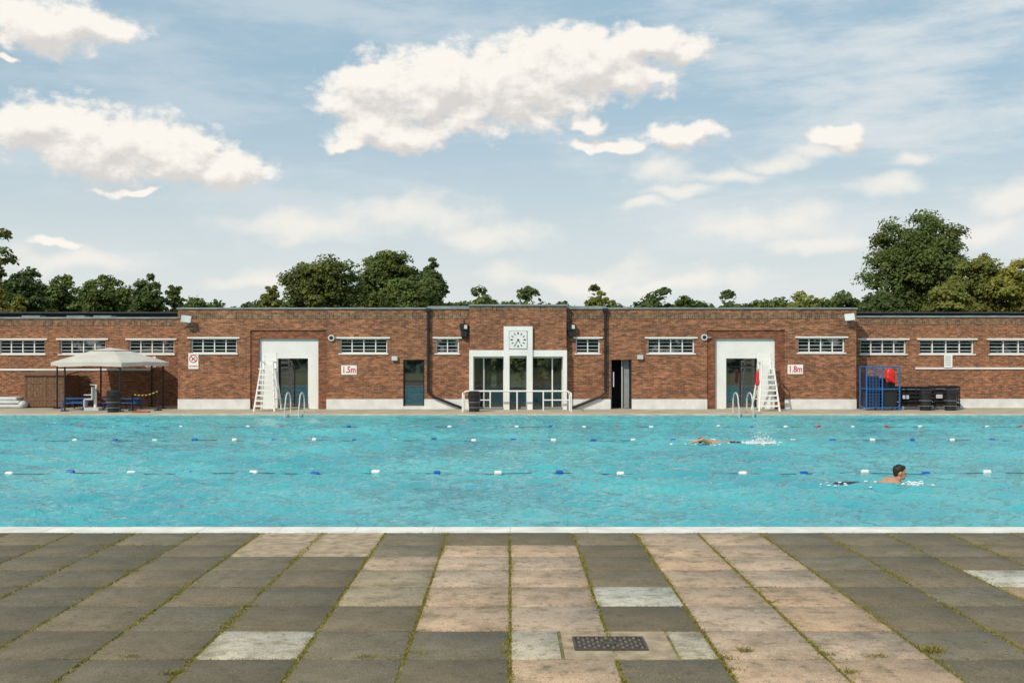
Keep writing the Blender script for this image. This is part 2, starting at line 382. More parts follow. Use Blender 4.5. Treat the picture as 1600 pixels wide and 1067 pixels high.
for (x0,x1,hs) in ((X(278,DM),X(734,DM),hL+[sL,pL]),(X(885,DM),X(1338,DM),hR+[sR,pR])):
    wall(WB,x0,x1,0,ztL,DM,DM+.3,hs,'brick')
    wall(TR,x0-.001,x1+.001,.001,zp,DM-.03,DM-.001,hs,'plinth')
    WB.box(x0,x1,DM-.012,DM+.3,ztL,ztM-.14,'soldier')
    WB.box(x0,x1,DM,DM+.3,ztM-.14,ztM,'brick')
    TR.box(x0-.03,x1+.03,DM-.06,DM+.34,ztM,ztM+.06,'coping')
for a,c in ((668,733),(886,947)): 
    TR.box(X(a,DM),X(c,DM),DM-.05,DM+.3,ztM+.061,ztM+.12,'coping')
for S_,D_ in ((sL,dL),(sR,dR)):
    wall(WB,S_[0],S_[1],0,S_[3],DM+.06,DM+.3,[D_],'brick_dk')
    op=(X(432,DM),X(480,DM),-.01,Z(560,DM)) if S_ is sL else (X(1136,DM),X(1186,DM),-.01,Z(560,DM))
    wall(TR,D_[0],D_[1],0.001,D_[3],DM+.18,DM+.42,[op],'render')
    x0,x1,z1=op[0],op[1],op[3]
    yg=DM+.5
    GL.box(x0-.1,x1+.1,yg+.05,yg+.07,0,z1+.1,'glass')
    for xx in (x0,x1-.05): FR.box(xx,xx+.05,yg,yg+.045,.02,z1,'iron')
    FR.box((x0+x1)/2-.015,(x0+x1)/2+.015,yg,yg+.045,.02,z1,'iron')
    FR.box(x0,x1,yg-.002,yg+.046,0,.06,'grey'); FR.box(x0,x1,yg-.002,yg+.046,z1-.35,z1-.31,'iron')
    TR.box(x0-.05,x1+.05,DM-.1,DM+.5,.002,.03,'concrete')
x0,x1,z1=pL[0],pL[1],pL[3]
GL.box(x0,x1,DM+.2,DM+.22,.12,z1,'glass'); FR.box(x0,x0+.05,DM+.14,DM+.19,.12,z1,'iron'); FR.box(x1-.05,x1,DM+.14,DM+.19,.12,z1,'iron'); FR.box(x0+.05,x1-.05,DM+.14,DM+.19,z1-.06,z1,'iron'); FR.box(x0+.05,x1-.05,DM+.14,DM+.19,1.1,1.15,'iron'); TR.box(x0,x1,DM-.02,DM+.3,0,.12,'plinth')
x0,x1,z1=pR[0],pR[1],pR[3]
FR.box(x0,x0+.05,DM+.1,DM+.2,0.02,z1,'grey'); FR.box(x1-.05,x1,DM+.1,DM+.2,0.02,z1,'iron'); FR.box(x1-.38,x1-.34,DM+.3,DM+.35,0.02,z1,'ltgrey'); FR.box(x0+.1,x0+.14,DM-.02,DM+.0,.9,1.5,'ltgrey')
FR.box(x1-.30,x1-.06,DM+.4,DM+.44,0.02,z1,'grey')
# entrance block
ex0,ex1=X(734,DP),X(885,DP); zE=Z(478,DP)
jx0,jx1=X(787,DP),X(832,DP)
zl0,zl1=Z(557,DP),Z(547,DP); zpT=Z(510,DP)
wall(WB,ex0,ex1,zl1,zE-.2,DP,DP+.35,[],'brick')
WB.box(ex0,ex1,DP-.012,DP+.35,zE-.2,zE,'soldier')
TR.box(ex0-.04,ex1+.04,DP-.07,DP+.4,zE,zE+.06,'coping')
WB.box(ex0,ex0+.3,DP+.35,DM-.001,zl1,zE,'brick'); WB.box(ex1-.3,ex1,DP+.35,DM-.001,zl1,zE,'brick')
TR.box(ex0-.02,jx0,DP-.06,DP+.45,zl0,zl1-.003,'render'); TR.box(jx1,ex1+.02,DP-.06,DP+.45,zl0,zl1-.003,'render')
ox0,ox1,oz1=X(796,DP),X(823,DP),Z(556,DP)
wall(TR,jx0,jx1,0,zpT,DP-.14,DP+.35,[(ox0,ox1,-.01,oz1)],'render')
TR.box(ex0-.02,ex0+.14,DP-.06,DP+.45,0,zl0,'render'); TR.box(ex1-.14,ex1+.02,DP-.06,DP+.45,0,zl0,'render')
yg=DP+.5
for a,c,nn in ((ex0+.14,jx0,3),(jx1,ex1-.14,3),(ox0,ox1,1)):
    FR.box(a,c,yg,yg+.05,zl0-.07,zl0,'white'); FR.box(a,c,yg,yg+.05,.0,.08,'grey')
    for i in range(nn+1):
        if nn==3 and i==(2 if a<0 else 1): continue
        x=a+(c-a)*i/nn; FR.box(x-.025,x+.025,yg+.001,yg+.051,.08,zl0-.07,'white' if nn>1 else 'grey')
    FR.box(a,c,yg+.003,yg+.04,.72,.75,'grey')
g,nt,bs=nt_new('clear_glass'); bs.inputs['Base Color'].default_value=(.015,.03,.03,1); bs.inputs['Roughness'].default_value=.03; bs.inputs['Alpha'].default_value=.40; bs.inputs['IOR'].default_value=2.6; M['clear']=g
GL.box(ex0+.14,ex1-.14,yg+.06,yg+.065,.05,zl0,'clear')
b=MB()
mx0,mx1=X(278,DM),X(1338,DM)
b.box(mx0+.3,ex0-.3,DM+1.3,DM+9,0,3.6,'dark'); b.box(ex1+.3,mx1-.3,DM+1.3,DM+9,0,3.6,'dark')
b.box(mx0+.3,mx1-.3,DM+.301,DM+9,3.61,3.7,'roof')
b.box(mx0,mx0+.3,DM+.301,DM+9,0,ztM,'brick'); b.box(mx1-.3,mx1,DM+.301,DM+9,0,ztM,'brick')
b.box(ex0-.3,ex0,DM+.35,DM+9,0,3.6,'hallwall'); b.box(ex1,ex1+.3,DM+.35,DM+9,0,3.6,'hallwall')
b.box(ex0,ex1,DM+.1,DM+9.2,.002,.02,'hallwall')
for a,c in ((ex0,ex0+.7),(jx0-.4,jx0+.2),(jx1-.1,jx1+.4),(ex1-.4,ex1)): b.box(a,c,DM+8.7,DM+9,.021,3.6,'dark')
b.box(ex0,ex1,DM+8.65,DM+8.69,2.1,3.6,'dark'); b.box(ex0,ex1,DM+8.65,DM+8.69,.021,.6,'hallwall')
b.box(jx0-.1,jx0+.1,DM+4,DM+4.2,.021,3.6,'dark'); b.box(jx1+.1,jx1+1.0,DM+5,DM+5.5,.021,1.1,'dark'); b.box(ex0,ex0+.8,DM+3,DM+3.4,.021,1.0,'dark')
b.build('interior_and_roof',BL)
DLw,DRw=46.6,45.0
def wing(px0,px1,D,ptop,wins,coursepx,plinth):
    x0,x1=(X(px0,D) if px0>-500 else -34),(X(px1,D) if px1<2000 else 34)
    hs=[window(a,c,531,553,D) for a,c in wins]
    zt=Z(ptop,D)
    wall(WB,x0,x1,0,zt-.3,D,D+.3,hs,'brick'); WB.box(x0,x1,D-.012,D+.3,zt-.3,zt-.08,'soldier'); WB.box(x0,x1,D,D+.3,zt-.08,zt,'brick')
    TR.box(x0,x1,D-.06,D+.35,zt,zt+.07,'coping')
    a,c,py=coursepx; TR.box(X(a,D) if a>-500 else x0,X(c,D) if c<2000 else x1,D-.05,D-.001,Z(py+1.8,D),Z(py-1,D),'white')
    if plinth: TR.box(x0+.3,x1,D-.03,D-.001,0,Z(623,D),'plinth')
    WB.box(x0,x1,D+1.3,D+9,0,zt-.5,'dark'); WB.box(x0,x1,D+.301,D+9.2,zt-.45,zt-.4,'roof')
    WB.box(x0,x1,D+5,D+8,zt-.39,Z(490,D+5),'roof'); TR.box(x0,x1,D+4.8,D+8.1,Z(490,D+5),Z(487.5,D+5),'roof')
    return x0,x1,zt
lx0,lx1,lzt=wing(-999,278.5,DLw,498,[(-105,-30),(-2,70),(93,165),(201,272)],(-999,238,577),False)
rx0,rx1,rzt=wing(1338,9999,DRw,496,[(1344,1416),(1437,1522),(1546,1640),(1670,1740)],(1430,9999,575),True)
for px,D in ((48,48),(118,48.5),(160,48),(1395,47),(1562,47),(1520,47.5),(690,47),(1060,47)):
    z=Z(493,D) if (px<278 or px>1338) else Z(480,D); TR.box(X(px-14,D),X(px+14,D),D,D+.6,z-.35,z,'coping')
WB.build('brick_walls',BL); FR.build('window_and_door_frames',BL); GL.build('glazing',BL); TR.build('white_trim_and_coping',BL)
# clock
b=MB(); cx,cz=X(809.5,DP),Z(531,DP); r=13.5*DP/F; y=DP-.14
b.box(cx-r,cx+r,y-.03,y-.001,cz-r,cz+r,'clock')
b.box(cx-r-.02,cx+r+.02,y-.022,y-.002,cz-r-.02,cz+r+.02,'grey')
for i in range(12):
    t=i*math.pi/6; a=r*.62; c2=r*.88; w=.018 if i%3 else .026
    d=Vector((math.sin(t),0,math.cos(t))); n_=Vector((math.cos(t),0,-math.sin(t)))
    ps=[Vector((cx,y-.034,cz))+d*q+n_*e for q,e in ((a,-w),(a,w),(c2,w),(c2,-w))]; b.add(ps,[(0,3,2,1)],'iron')
for ang_,l,w in ((147,.42,.02),(210,.6,.014)):
    t=math.radians(ang_); d=Vector((math.sin(t),0,math.cos(t))); n_=Vector((math.cos(t),0,-math.sin(t)))
    ps=[Vector((cx,y-.04,cz))+d*q*r+n_*e for q,e in ((-.12,-w),(-.12,w),(l,w*.6),(l,-w*.6))]; b.add(ps,[(0,3,2,1)],'iron')
b.sph((cx,y-.04,cz),(.03,.008,.03),'iron'); b.build('clock_face',BL)
for sgn,px in ((1,669.5),(-1,945.5)):
    b=MB(); x=X(px,DM); y=DM-.14
    b.tube([(x,y,ztM-.1),(x,y,Z(612,DM)),(x+sgn*.25,y,Z(620,DM)),(x+sgn*.95,y,Z(631,DM)),(x+sgn*1.35,y,.06)],.055,'iron')
    b.box(x-.10,x+.10,y-.09,DM-.01,ztM-.12,ztM+.02,'iron')
    for zz in (3.2,2.3,1.4): b.box(x-.09,x+.09,y+.05,DM-.001,zz,zz+.05,'iron')
    b.build('downpipe',BL)
for px in (725,892):
    b=MB(); x=X(px,DM); b.box(x-.16,x+.16,DM-.30,DM-.03,Z(516,DM),Z(506,DM),'iron'); b.box(x-.11,x+.13,DM-.26,DM-.04,Z(526,DM),Z(517,DM),'iron'); b.cyl((x,DM-.1,Z(506,DM)),(x,DM-.0,Z(500,DM)),.02,'iron'); b.box(x+.02,x+.14,DM-.33,DM-.30,Z(514,DM),Z(508,DM),'ltgrey'); b.build('wall_lantern',BL)
def floodlight(px,py,sg):
    b=MB(); x,z=X(px,DM),Z(py,DM); rot=Matrix.Rotation(math.radians(-25),3,'X')@Matrix.Rotation(sg*.25,3,'Z')
    vs=[]
    for (a,c,d) in ((-.19,-.08,-.15),(.19,-.08,-.15),(.14,.1,-.1),(-.14,.1,-.1),(-.19,-.08,.15),(.19,-.08,.15),(.14,.1,.1),(-.14,.1,.1)): vs.append(Vector((x,DM-.3,z))+rot@Vector((a,c,d)))
    b.add(vs,[(0,3,2,1),(4,5,6,7),(1,2,6,5),(2,3,7,6),(3,0,4,7)],'grey'); b.add(vs,[(0,1,5,4)],'ltgrey')
    b.tube([(x-.2,DM-.28,z),(x-.2,DM-.1,z-.22),(x+.2,DM-.1,z-.22),(x+.2,DM-.28,z)],.015,'grey'); b.cyl((x,DM-.1,z-.22),(x,DM,z-.22),.025,'grey')
    b.build('floodlight')
floodlight(294,500,1); floodlight(1324,497,-1)
for px,py in ((518,528),(1100,527)):
    b=MB(); x,z=X(px,DM),Z(py,DM); b.cyl((x,DM-.09,z),(x,DM,z),.13,'ltgrey',20); b.cyl((x,DM-.10,z),(x,DM-.09,z),.075,'iron',16); b.box(x+.1,x+.26,DM-.05,DM,z-.03,z+.03,'grey'); b.build('wall_loudspeaker')
for px,py in ((617,560),(1000,558)):
    b=MB(); x,z=X(px,DM),Z(py,DM); b.box(x-.12,x+.12,DM-.14,DM,z-.09,z+.09,'ltgrey'); b.build('alarm_box',bevel=.02)
for px,py,t in ((545.5,578,'1.5m'),(1242.5,577,'1.8m')):
    e=empty('depth_sign'); b=MB(); x,z=X(px,DM),Z(py,DM); b.box(x-.31,x+.31,DM-.03,DM-.005,z-.19,z+.19,'white'); b.build('board',e); text('lettering',t,x,DM-.034,z,.36,'signred',e,.78)
def prohib(px,py,D,w=.40,h=.64):
    e=empty('no_diving_sign'); x,z=X(px,D),Z(py,D); b=MB(); b.box(x-w/2,x+w/2,D-.03,D-.005,z-h/2,z+h/2,'white')
    n=24; R=w*.42; cz=z+h*.14; vs=[];fs=[]
    for i in range(n):
        t=2*math.pi*i/n
        for rr in (R,R*.78): vs.append((x+math.cos(t)*rr,D-.034,cz+math.sin(t)*rr))
    for i in range(n): j=(i+1)%n; fs.append((2*i,2*i+1,2*j+1,2*j))
    b.add(vs,[f[::-1] for f in fs],'signred')
    d=Vector((.7,0,-.7)); n_=Vector((.7,0,.7)); q=[Vector((x,D-.038,cz))+d*a*R+n_*c*R for a,c in ((-1,-.12),(-1,.12),(1,.12),(1,-.12))]; b.add(q,[(0,1,2,3)],'signred')
    b.cap((x-.06,D-.033,cz-.05),(x+.03,D-.033,cz+.03),.018,.014,'iron',6); b.sph((x+.06,D-.033,cz+.05),(.022,.004,.022),'iron',8,6)
    b.build('board',e); text('lettering','NO DIVING',x,D-.034,z-h*.33,.085,'signred',e,.75)
prohib(302.5,564,DM); prohib(236,566,DLw,.42,.5)
e=empty('notice_board'); b=MB(); x,z=X(1480.5,DRw),Z(564,DRw); b.box(x-.17,x+.17,DRw-.09,DRw-.055,z-.27,z+.27,'white'); 
for i in range(6): b.box(x-.12,x+.10,DRw-.094,DRw-.091,z+.18-i*.07,z+.20-i*.07,'grey')
b.build('board',e)

# ---------------------------------------------------------------- handrail in front of entrance
e=empty('pool_handrail'); b=MB(); D=42.9
x0,x1=X(725,D),X(890,D); zt=Z(611,D); zm=Z(625,D)
b.tube([(x0,D,0),(x0,D,zt-.12),(x0+.04,D,zt-.03),(x0+.12,D,zt),(x1-.12,D,zt),(x1-.04,D,zt-.03),(x1,D,zt-.12),(x1,D,0)],.035,'white')
for px in (766,808,849): b.tube([(X(px,D),D,0),(X(px,D),D,zt)],.03,'white')
for a,c in ((725,766),(849,890)): b.tube([(X(a,D),D,zm),(X(c,D),D,zm)],.026,'white')
for a in (725,890):
    xx=X(a,D); b.tube([(xx,D,zt-.12),(xx,D-.1,zt-.05),(xx,D-1.1,zt-.05),(xx,D-1.2,zt-.15),(xx,D-1.2,0)],.03,'white')
b.build('tubes',e)
for px in (460,1161.5):
    e=empty('pool_ladder'); b=MB()
    for sg in (-1,1):
        x=X(px,40.6)+sg*.26; pts=[(x,41.2,0),(x,41.2,.35)]
        for i in range(0,9):
            t=math.pi*i/8; pts.append((x,40.72+.48*math.cos(t),.42+.36*math.sin(t)))
        pts+= [(x,40.1,.2),(x,40.1,-.6)]
        b.tube(pts,.026,'ltgrey')
    for i in range(3): b.box(X(px,40.6)-.25,X(px,40.6)+.25,40.05,40.14,-.12-i*.25,-.09-i*.25,'steel')
    b.build('rails_and_treads',e)
def lifeguard(px,flip,red):
    e=empty('lifeguard_chair'); D=42.6; x=X(px,D); f=flip; b=MB()
    def P(u,y,z): return (x+f*u,D+y,z)
    zt=1.62
    for u0,u1 in ((-.40,-.22),(.40,.26)):
        b.cap(P(u0,-.35,0),P(u1,.0,zt),.04,.035,'white',8); b.cap(P(u0,.95,0),P(u1,.55,zt),.04,.035,'white',8)
        b.cap(P(u1,.0,zt),P(u1,.0,zt+.28),.028,.028,'white',8); b.cap(P(u1,.55,zt),P(u1,.62,zt+.62),.035,.03,'white',8)
        b.cap(P(u1,.0,zt+.28),P(u1,.6,zt+.28),.03,.03,'white',8)
        b.cap(P(u0*.9,.80,.45),P(u0*.93,-.2,.45),.02,.02,'white',6)
        b.cap(P(u0*.97,.92,.15),P(u1,.0,1.4),.018,.018,'white',6)
    for i in range(1,8):
        z=zt*i/8; t=z/zt; a=-.40+.18*t; c=.40-.14*t; yy=-.35+.35*t
        b.box(x+min(f*a,f*c),x+max(f*a,f*c),D+yy-.05,D+yy+.07,z-.03,z+.03,'white')
    b.box(x-.30,x+.30,D-.03,D+.6,zt,zt+.04,'white')
    for i in range(3): b.box(x-.27,x+.27,D+.56+i*.012,D+.59+i*.012,zt+.18+i*.17,zt+.30+i*.17,'white')
    b.build('frame',e)
    if red:
        b=MB(); b.cap(P(-.42,-.1,1.05),P(-.40,-.05,1.50),.075,.065,'red'); b.cap(P(-.42,-.12,.85),P(-.42,-.1,1.05),.012,.012,'iron',6); b.build('rescue_buoy',e)
lifeguard(416,1,False); lifeguard(1199,1,True)
def bin_(px,D,w=.26,h=.82,nm='litter_bin'):
    e=empty(nm); x=X(px,D); b=MB(); n=16
    b.cyl((x,D,0),(x,D,.06),w*.82,'black',n); b.cyl((x,D,.06),(x,D,h*.72),w*.8,'black',n,w*.95); b.cyl((x,D,h*.72),(x,D,h*.76),w*1.05,'black',n)
    b.cyl((x,D,h*.76),(x,D,h*.92),w*.95,'iron',n); b.cyl((x,D,h*.92),(x,D,h),w*1.02,'black',n,w*.7)
    b.box(x-w*.5,x+w*.5,D-w*1.0,D-w*.9,h*.79,h*.88,'dark')
    for t in (.2,.45): b.cyl((x,D,h*t),(x,D,h*t+.015),w*.98,'grey',n)
    b.build('body',e)
bin_(741,42.0,.25,.80); bin_(177,41.6,.26,.84); bin_(1446,42.9,.26,.86); bin_(1485,42.9,.26,.86)
def gazebo():
    e=empty('gazebo'); D=44.2; cx=X(172,D); R=2.15; zE=Z(566,D); zA=Z(543,D); b=MB(); c=MB()
    rc=[(cx+math.cos(math.pi/3*i)*R,D+math.sin(math.pi/3*i)*R) for i in range(6)]
    for (x,y) in rc:
        b.cyl((x,y,0),(x,y,zE),.035,'iron',8); b.box(x-.12,x+.12,y-.12,y+.12,0,.03,'iron')
    for i in range(6):
        a=rc[i];d=rc[(i+1)%6]; b.cyl((a[0],a[1],zE-.03),(d[0],d[1],zE-.03),.025,'iron',6); b.cyl((a[0],a[1],zE-.22),(d[0],d[1],zE-.22),.012,'iron',6)
        b.cyl((a[0],a[1],zE),(cx,D,zA-.06),.02,'iron',6)
    k=1.12; ro=[(cx+math.cos(math.pi/3*i)*R*k,D+math.sin(math.pi/3*i)*R*k) for i in range(6)]
    m=.30; 
    for i in range(6):
        a=ro[i];d=ro[(i+1)%6]; zin=zE+(zA-zE)*.80
        am=(cx+(a[0]-cx)*m,D+(a[1]-D)*m); dm=(cx+(d[0]-cx)*m,D+(d[1]-D)*m)
        mid=((a[0]+d[0])/2,(a[1]+d[1])/2)
        c.add([(a[0],a[1],zE),(mid[0],mid[1],zE+.03),(d[0],d[1],zE),(dm[0],dm[1],zin),(am[0],am[1],zin)],[(0,1,2,3,4)],'canvas')
        c.add([(a[0],a[1],zE),(mid[0],mid[1],zE+.03),(d[0],d[1],zE),(d[0],d[1],zE-.16),(mid[0],mid[1],zE-.12),(a[0],a[1],zE-.16)],[(0,5,4,1),(1,4,3,2)],'canvas')
        c.add([(cx+(a[0]-cx)*m*1.15,D+(a[1]-D)*m*1.15,zin-.0),(cx+(d[0]-cx)*m*1.15,D+(d[1]-D)*m*1.15,zin),(cx,D,zA)],[(0,1,2)],'canvas')
    b.build('frame',e); c.build('canopy',e)
gazebo()
e=empty('timber_shed'); b=MB(); D=44.9; x0,x1=X(38,D),X(103,D); zt=Z(586,D)
n=14
for i in range(n):
    a=x0+(x1-x0)*i/n; b.box(a+.004,a+(x1-x0)/n-.004,D+random.uniform(0,.006),D+.03,.04,zt-.02,'wood')
b.box(x0+.01,x1-.01,D+.031,D+1.4,.02,zt-.03,'wood')
for xx in (x0,(x0+x1)/2-.03,x1-.07): b.box(xx,xx+.07,D-.02,D-.001,.04,zt-.02,'wood')
for zz in (.3,zt-.35): b.box(x0+.07,(x0+x1)/2-.03,D-.015,D-.002,zz,zz+.08,'wood'); b.box((x0+x1)/2+.04,x1-.07,D-.015,D-.002,zz,zz+.08,'wood')
b.add([(x0-.06,D-.08,zt-.02),(x1+.06,D-.08,zt-.02),(x1+.06,D+1.45,zt+.12),(x0-.06,D+1.45,zt+.12),(x0-.06,D-.08,zt+.03),(x1+.06,D-.08,zt+.03),(x1+.06,D+1.45,zt+.17),(x0-.06,D+1.45,zt+.17)],[(0,3,2,1),(4,5,6,7),(0,1,5,4),(1,2,6,5),(2,3,7,6),(3,0,4,7)],'wood')
b.build('boards',e)
def picnic(px,D,w,m):
    e=empty('picnic_table'); x=X(px,D); b=MB(); zt=.46
    for i in range(5): b.box(x-w/2,x+w/2,D-.3+i*.125,D-.3+i*.125+.11,zt-.03,zt,m)
    for yy in (-.62,.52): b.box(x-w/2,x+w/2,D+yy,D+yy+.12,.27,.30,m)
    for sx in (-w*.36,w*.36):
        b.cap((x+sx,D-.62,.03),(x+sx,D-.1,zt-.04),.03,.03,m,6); b.cap((x+sx,D+.62,.03),(x+sx,D+.1,zt-.04),.03,.03,m,6); b.cap((x+sx,D-.6,.25),(x+sx,D+.6,.25),.025,.025,m,6)
    b.build('boards',e)
picnic(122,43.6,1.1,'blue'); picnic(192,43.7,1.5,'blue'); 
M['redwood']=mat('red_bench',(.35,.07,.03),.6)
picnic(172,44.6,1.3,'redwood')
e=empty('pool_hoist'); b=MB(); D=42.9; x=X(147,D)
b.box(x-.28,x+.28,D-.3,D+.3,.0,.12,'ltgrey'); b.cyl((x+.05,D,.12),(x+.05,D,.75),.06,'white',12); b.tube([(x+.05,D,.75),(x+.1,D,1.0),(x-.15,D,1.02)],.03,'white')
b.box(x-.3,x+.02,D-.25,D+.15,.42,.47,'ltgrey'); b.box(x-.02,x+.03,D-.25,D+.15,.47,.92,'ltgrey'); b.box(x-.34,x-.29,D-.22,D+.1,.12,.44,'ltgrey'); b.tube([(x-.3,D-.25,.62),(x,D-.25,.62)],.018,'white')
b.build('seat_and_post',e,bevel=.01)
e=empty('folded_pool_cover'); b=MB(); D=44.6
for i,(a,c,z) in enumerate(((-30,34,.16),(-26,30,.32),(-20,26,.46))): b.box(X(a,D),X(c,D),D,D+.7,z-.15,z-.01,'ltgrey')
b.sph((X(33,D),D+.2,.14),(.18,.25,.16),'ltgrey'); b.build('folds',e,bevel=.05)
e=empty('safety_chain'); b=MB(); D=42.8
xa,xb=X(207,D),X(247,D); b.cyl((xa,D,0),(xa,D,.66),.03,'iron'); b.cyl((xb,D,0),(xb,D,.78),.03,'iron'); b.cyl((xa,D,0),(xa,D,.04),.16,'iron',14); b.cyl((xb,D,0),(xb,D,.04),.16,'iron',14)
pp=[(xa+(xb-xa)*t,D,.64+.12*t-.10*math.sin(math.pi*t)) for t in [i/14 for i in range(15)]]
for i,(a,c) in enumerate(zip(pp[:-1],pp[1:])): b.cyl(a,c,.022,'yellow' if i%2 else 'iron',6)
b.build('posts_and_chain',e)
e=empty('storage_cage'); b=MB(); D=43.2; x0,x1=X(1349,D),X(1400,D); zt=Z(573,D)
for x in (x0,x0+.62,x1): b.tube([(x,D-.4,0),(x,D-.4,zt)],.03,'blue'); b.tube([(x,D+.4,0),(x,D+.4,zt)],.03,'blue')
for z in (.12,.85,zt):
    b.tube([(x0,D-.4,z),(x1,D-.4,z)],.022,'blue'); b.tube([(x0,D+.4,z),(x1,D+.4,z)],.022,'blue')
    for x in (x0,x1): b.tube([(x,D-.4,z),(x,D+.4,z)],.022,'blue')
for i in range(1,5): x=x0+.62*i/5; b.cyl((x,D-.4,.12),(x,D-.4,zt),.008,'blue',6)
for i in range(1,12): z=.12+(zt-.12)*i/12; b.cyl((x0,D-.4,z),(x0+.62,D-.4,z),.006,'blue',6)
b.build('frame',e); b=MB()
b.box(x0+.7,x1-.06,D-.3,D+.3,.14,.8,'black'); b.box(x0+.06,x0+.56,D-.25,D+.3,.14,1.35,'trunks')
b.sph((x0+.92,D-.45,1.40),(.20,.08,.28),'red'); b.cap((x0+.82,D-.47,1.3),(x0+1.12,D-.47,1.10),.08,.06,'red'); b.cap((x0+.74,D-.45,1.55),(x0+.80,D-.45,1.15),.05,.05,'red'); b.box(x0+.7,x1-.1,D-.2,D+.25,.88,1.25,'black')
b.build('rescue_equipment',e,bevel=.03)
def trolley(pxa,pxb,D,z1):
    e=empty('stacked_sun_loungers'); b=MB(); x0,x1=X(pxa,D),X(pxb,D)
    for k in range(5):
        z=.16+k*(z1-.2)/4.4
        for yy in (D-.28,D+.28): b.tube([(x0,yy,z),(x1,yy,z)],.03,'black',6)
        n=12
        for i in range(n): a=x0+(x1-x0)*(i+.1)/n; b.box(a,a+(x1-x0)/n*.8,D-.28,D+.28,z+.022,z+.046,'grey' if k==4 else 'black')
        b.box(x0+.05,x1-.05,D-.24,D+.28,z+.05,z+.11,'dark')
    for x in (x0+.04,(x0+x1)/2,x1-.04):
        for yy in (D-.30,D+.30): b.tube([(x,yy,.08),(x,yy,z1)],.022,'black',6)
    for x in (x0+.1,x1-.1):
        for yy in (D-.3,D+.3): b.cyl((x,yy-.02,.07),(x,yy+.02,.07),.07,'grey',12)
    b.box(x0,x1,D-.3,D+.3,z1,z1+.04,'black'); b.box(x0+.1,x0+.35,D-.33,D-.31,z1-.45,z1-.3,'ltgrey')
    b.build('frames',e)
trolley(1402,1452,43.8,.88); trolley(1454,1496,43.9,.90)
b=MB(); D=41.3; b.box(X(205,D),X(232,D),D,D+.25,.0,.05,'redwood'); b.build('kick_board',bevel=.02)

# ---------------------------------------------------------------- swimmers
def remeshed(b,name,parent,vox=.012):
    o=b.build(name,parent); r=o.modifiers.new('R','REMESH'); r.mode='VOXEL'; r.voxel_size=vox; r.use_smooth_shade=True
    sm=o.modifiers.new('S','SMOOTH'); sm.iterations=4; sm.factor=.5; return o
def head(e,c,yaw,pitch=0,k=1.0):
    R=Matrix.Rotation(yaw,3,'Z')@Matrix.Rotation(pitch,3,'Y'); c=Vector(c)
    def P(x,y,z): return c+R@(Vector((x,y,z))*k)
    b=MB(); b.sph(P(0,0,.015),(.098*k,.076*k,.098*k),'skin',16,12,R); b.sph(P(.035,0,-.045),(.06*k,.056*k,.075*k),'skin',14,10,R); b.sph(P(.062,0,-.092),(.026*k,.03*k,.022*k),'skin',10,8,R)
    b.cap(P(.090,0,.012),P(.112,0,-.022),.010*k,.016*k,'skin',8); b.sph(P(.088,0,.030),(.012*k,.05*k,.010*k),'skin',10,6,R)
    b.sph(P(.092,0,-.052),(.010*k,.026*k,.008*k),'skin',8,6,R)
    for sg in (-1,1): b.sph(P(-.005,sg*.080,-.008),(.022*k,.010*k,.034*k),'skin',10,8,R)
    remeshed(b,'face',e,.007)
    b=MB()
    for sg in (-1,1): b.sph(P(.086,sg*.032,.010),(.012*k,.014*k,.009*k),'white',8,6,R); b.sph(P(.096,sg*.032,.010),(.004*k,.006*k,.006*k),'hair',8,6,R); b.sph(P(.094,sg*.032,.030),(.008*k,.022*k,.005*k),'hair',8,6,R)
    b.sph(P(.099,0,-.055),(.006*k,.022*k,.004*k),'redwood',8,6,R); b.build('eyes_and_mouth',e)
    b=MB(); b.sph(P(-.018,0,.042),(.100*k,.084*k,.088*k),'hair',18,12,R); b.sph(P(-.055,0,-.005),(.055*k,.068*k,.07*k),'hair',14,10,R); b.sph(P(.04,0,.085),(.05*k,.06*k,.035*k),'hair',12,8,R)
    for i in range(30):
        a=random.uniform(0,6.28);q=random.uniform(0,1.2); b.sph(P(-.018+.095*math.sin(q)*math.cos(a),.08*math.sin(q)*math.sin(a),.04+.085*math.cos(q)),(.018,.018,.014),'hair',6,5,R)
    remeshed(b,'hair',e,.008)
def hand(e,wr,d,up,k=1.0):
    d=Vector(d).normalized(); up=Vector(up).normalized(); sd=d.cross(up).normalized(); wr=Vector(wr); b=MB()
    R=Matrix((d,sd,up)).transposed(); b.sph(wr+d*.045,(.055*k,.042*k,.016*k),'skin',12,8,R)
    for i,(l,o) in enumerate(((.070,-.030),(.080,-.010),(.075,.010),(.058,.030))):
        p0=wr+d*.085+sd*o; p1=p0+d*l*.5-up*.006; p2=p1+d*l*.45-up*.018; b.cap(p0,p1,.0095,.009,'skin',8); b.cap(p1,p2,.009,.007,'skin',8)
    p0=wr+d*.02-sd*.035; p1=p0+d*.03-sd*.025; p2=p1+d*.03-sd*.006; b.cap(p0,p1,.012,.010,'skin',8); b.cap(p1,p2,.010,.008,'skin',8)
    b.build('hand',e)
WL=-.11
e=empty('swimming_man'); D=19.8; hx=X(1406,D)
def S(x,y,z): return (hx+x,D+y,z-.03)
head(e,S(0,0,.140),-.12,.04,k=1.12)
b=MB(); b.cap(S(-.03,0,.03),S(-.10,0,-.04),.066,.08,'skin')
b.sph(S(-.20,0,-.070),(.20,.20,.125),'skin',18,12,Matrix.Rotation(-.45,3,'Y'))
for sg in (-1,1):
    b.cap(S(-.10,sg*.08,-.01),S(-.12,sg*.185,-.055),.055,.075,'skin'); b.cap(S(-.12,sg*.195,-.06),S(.04,sg*.27,-.32),.058,.042,'skin'); b.cap(S(.04,sg*.27,-.32),S(.24,sg*.12,-.36),.042,.028,'skin')
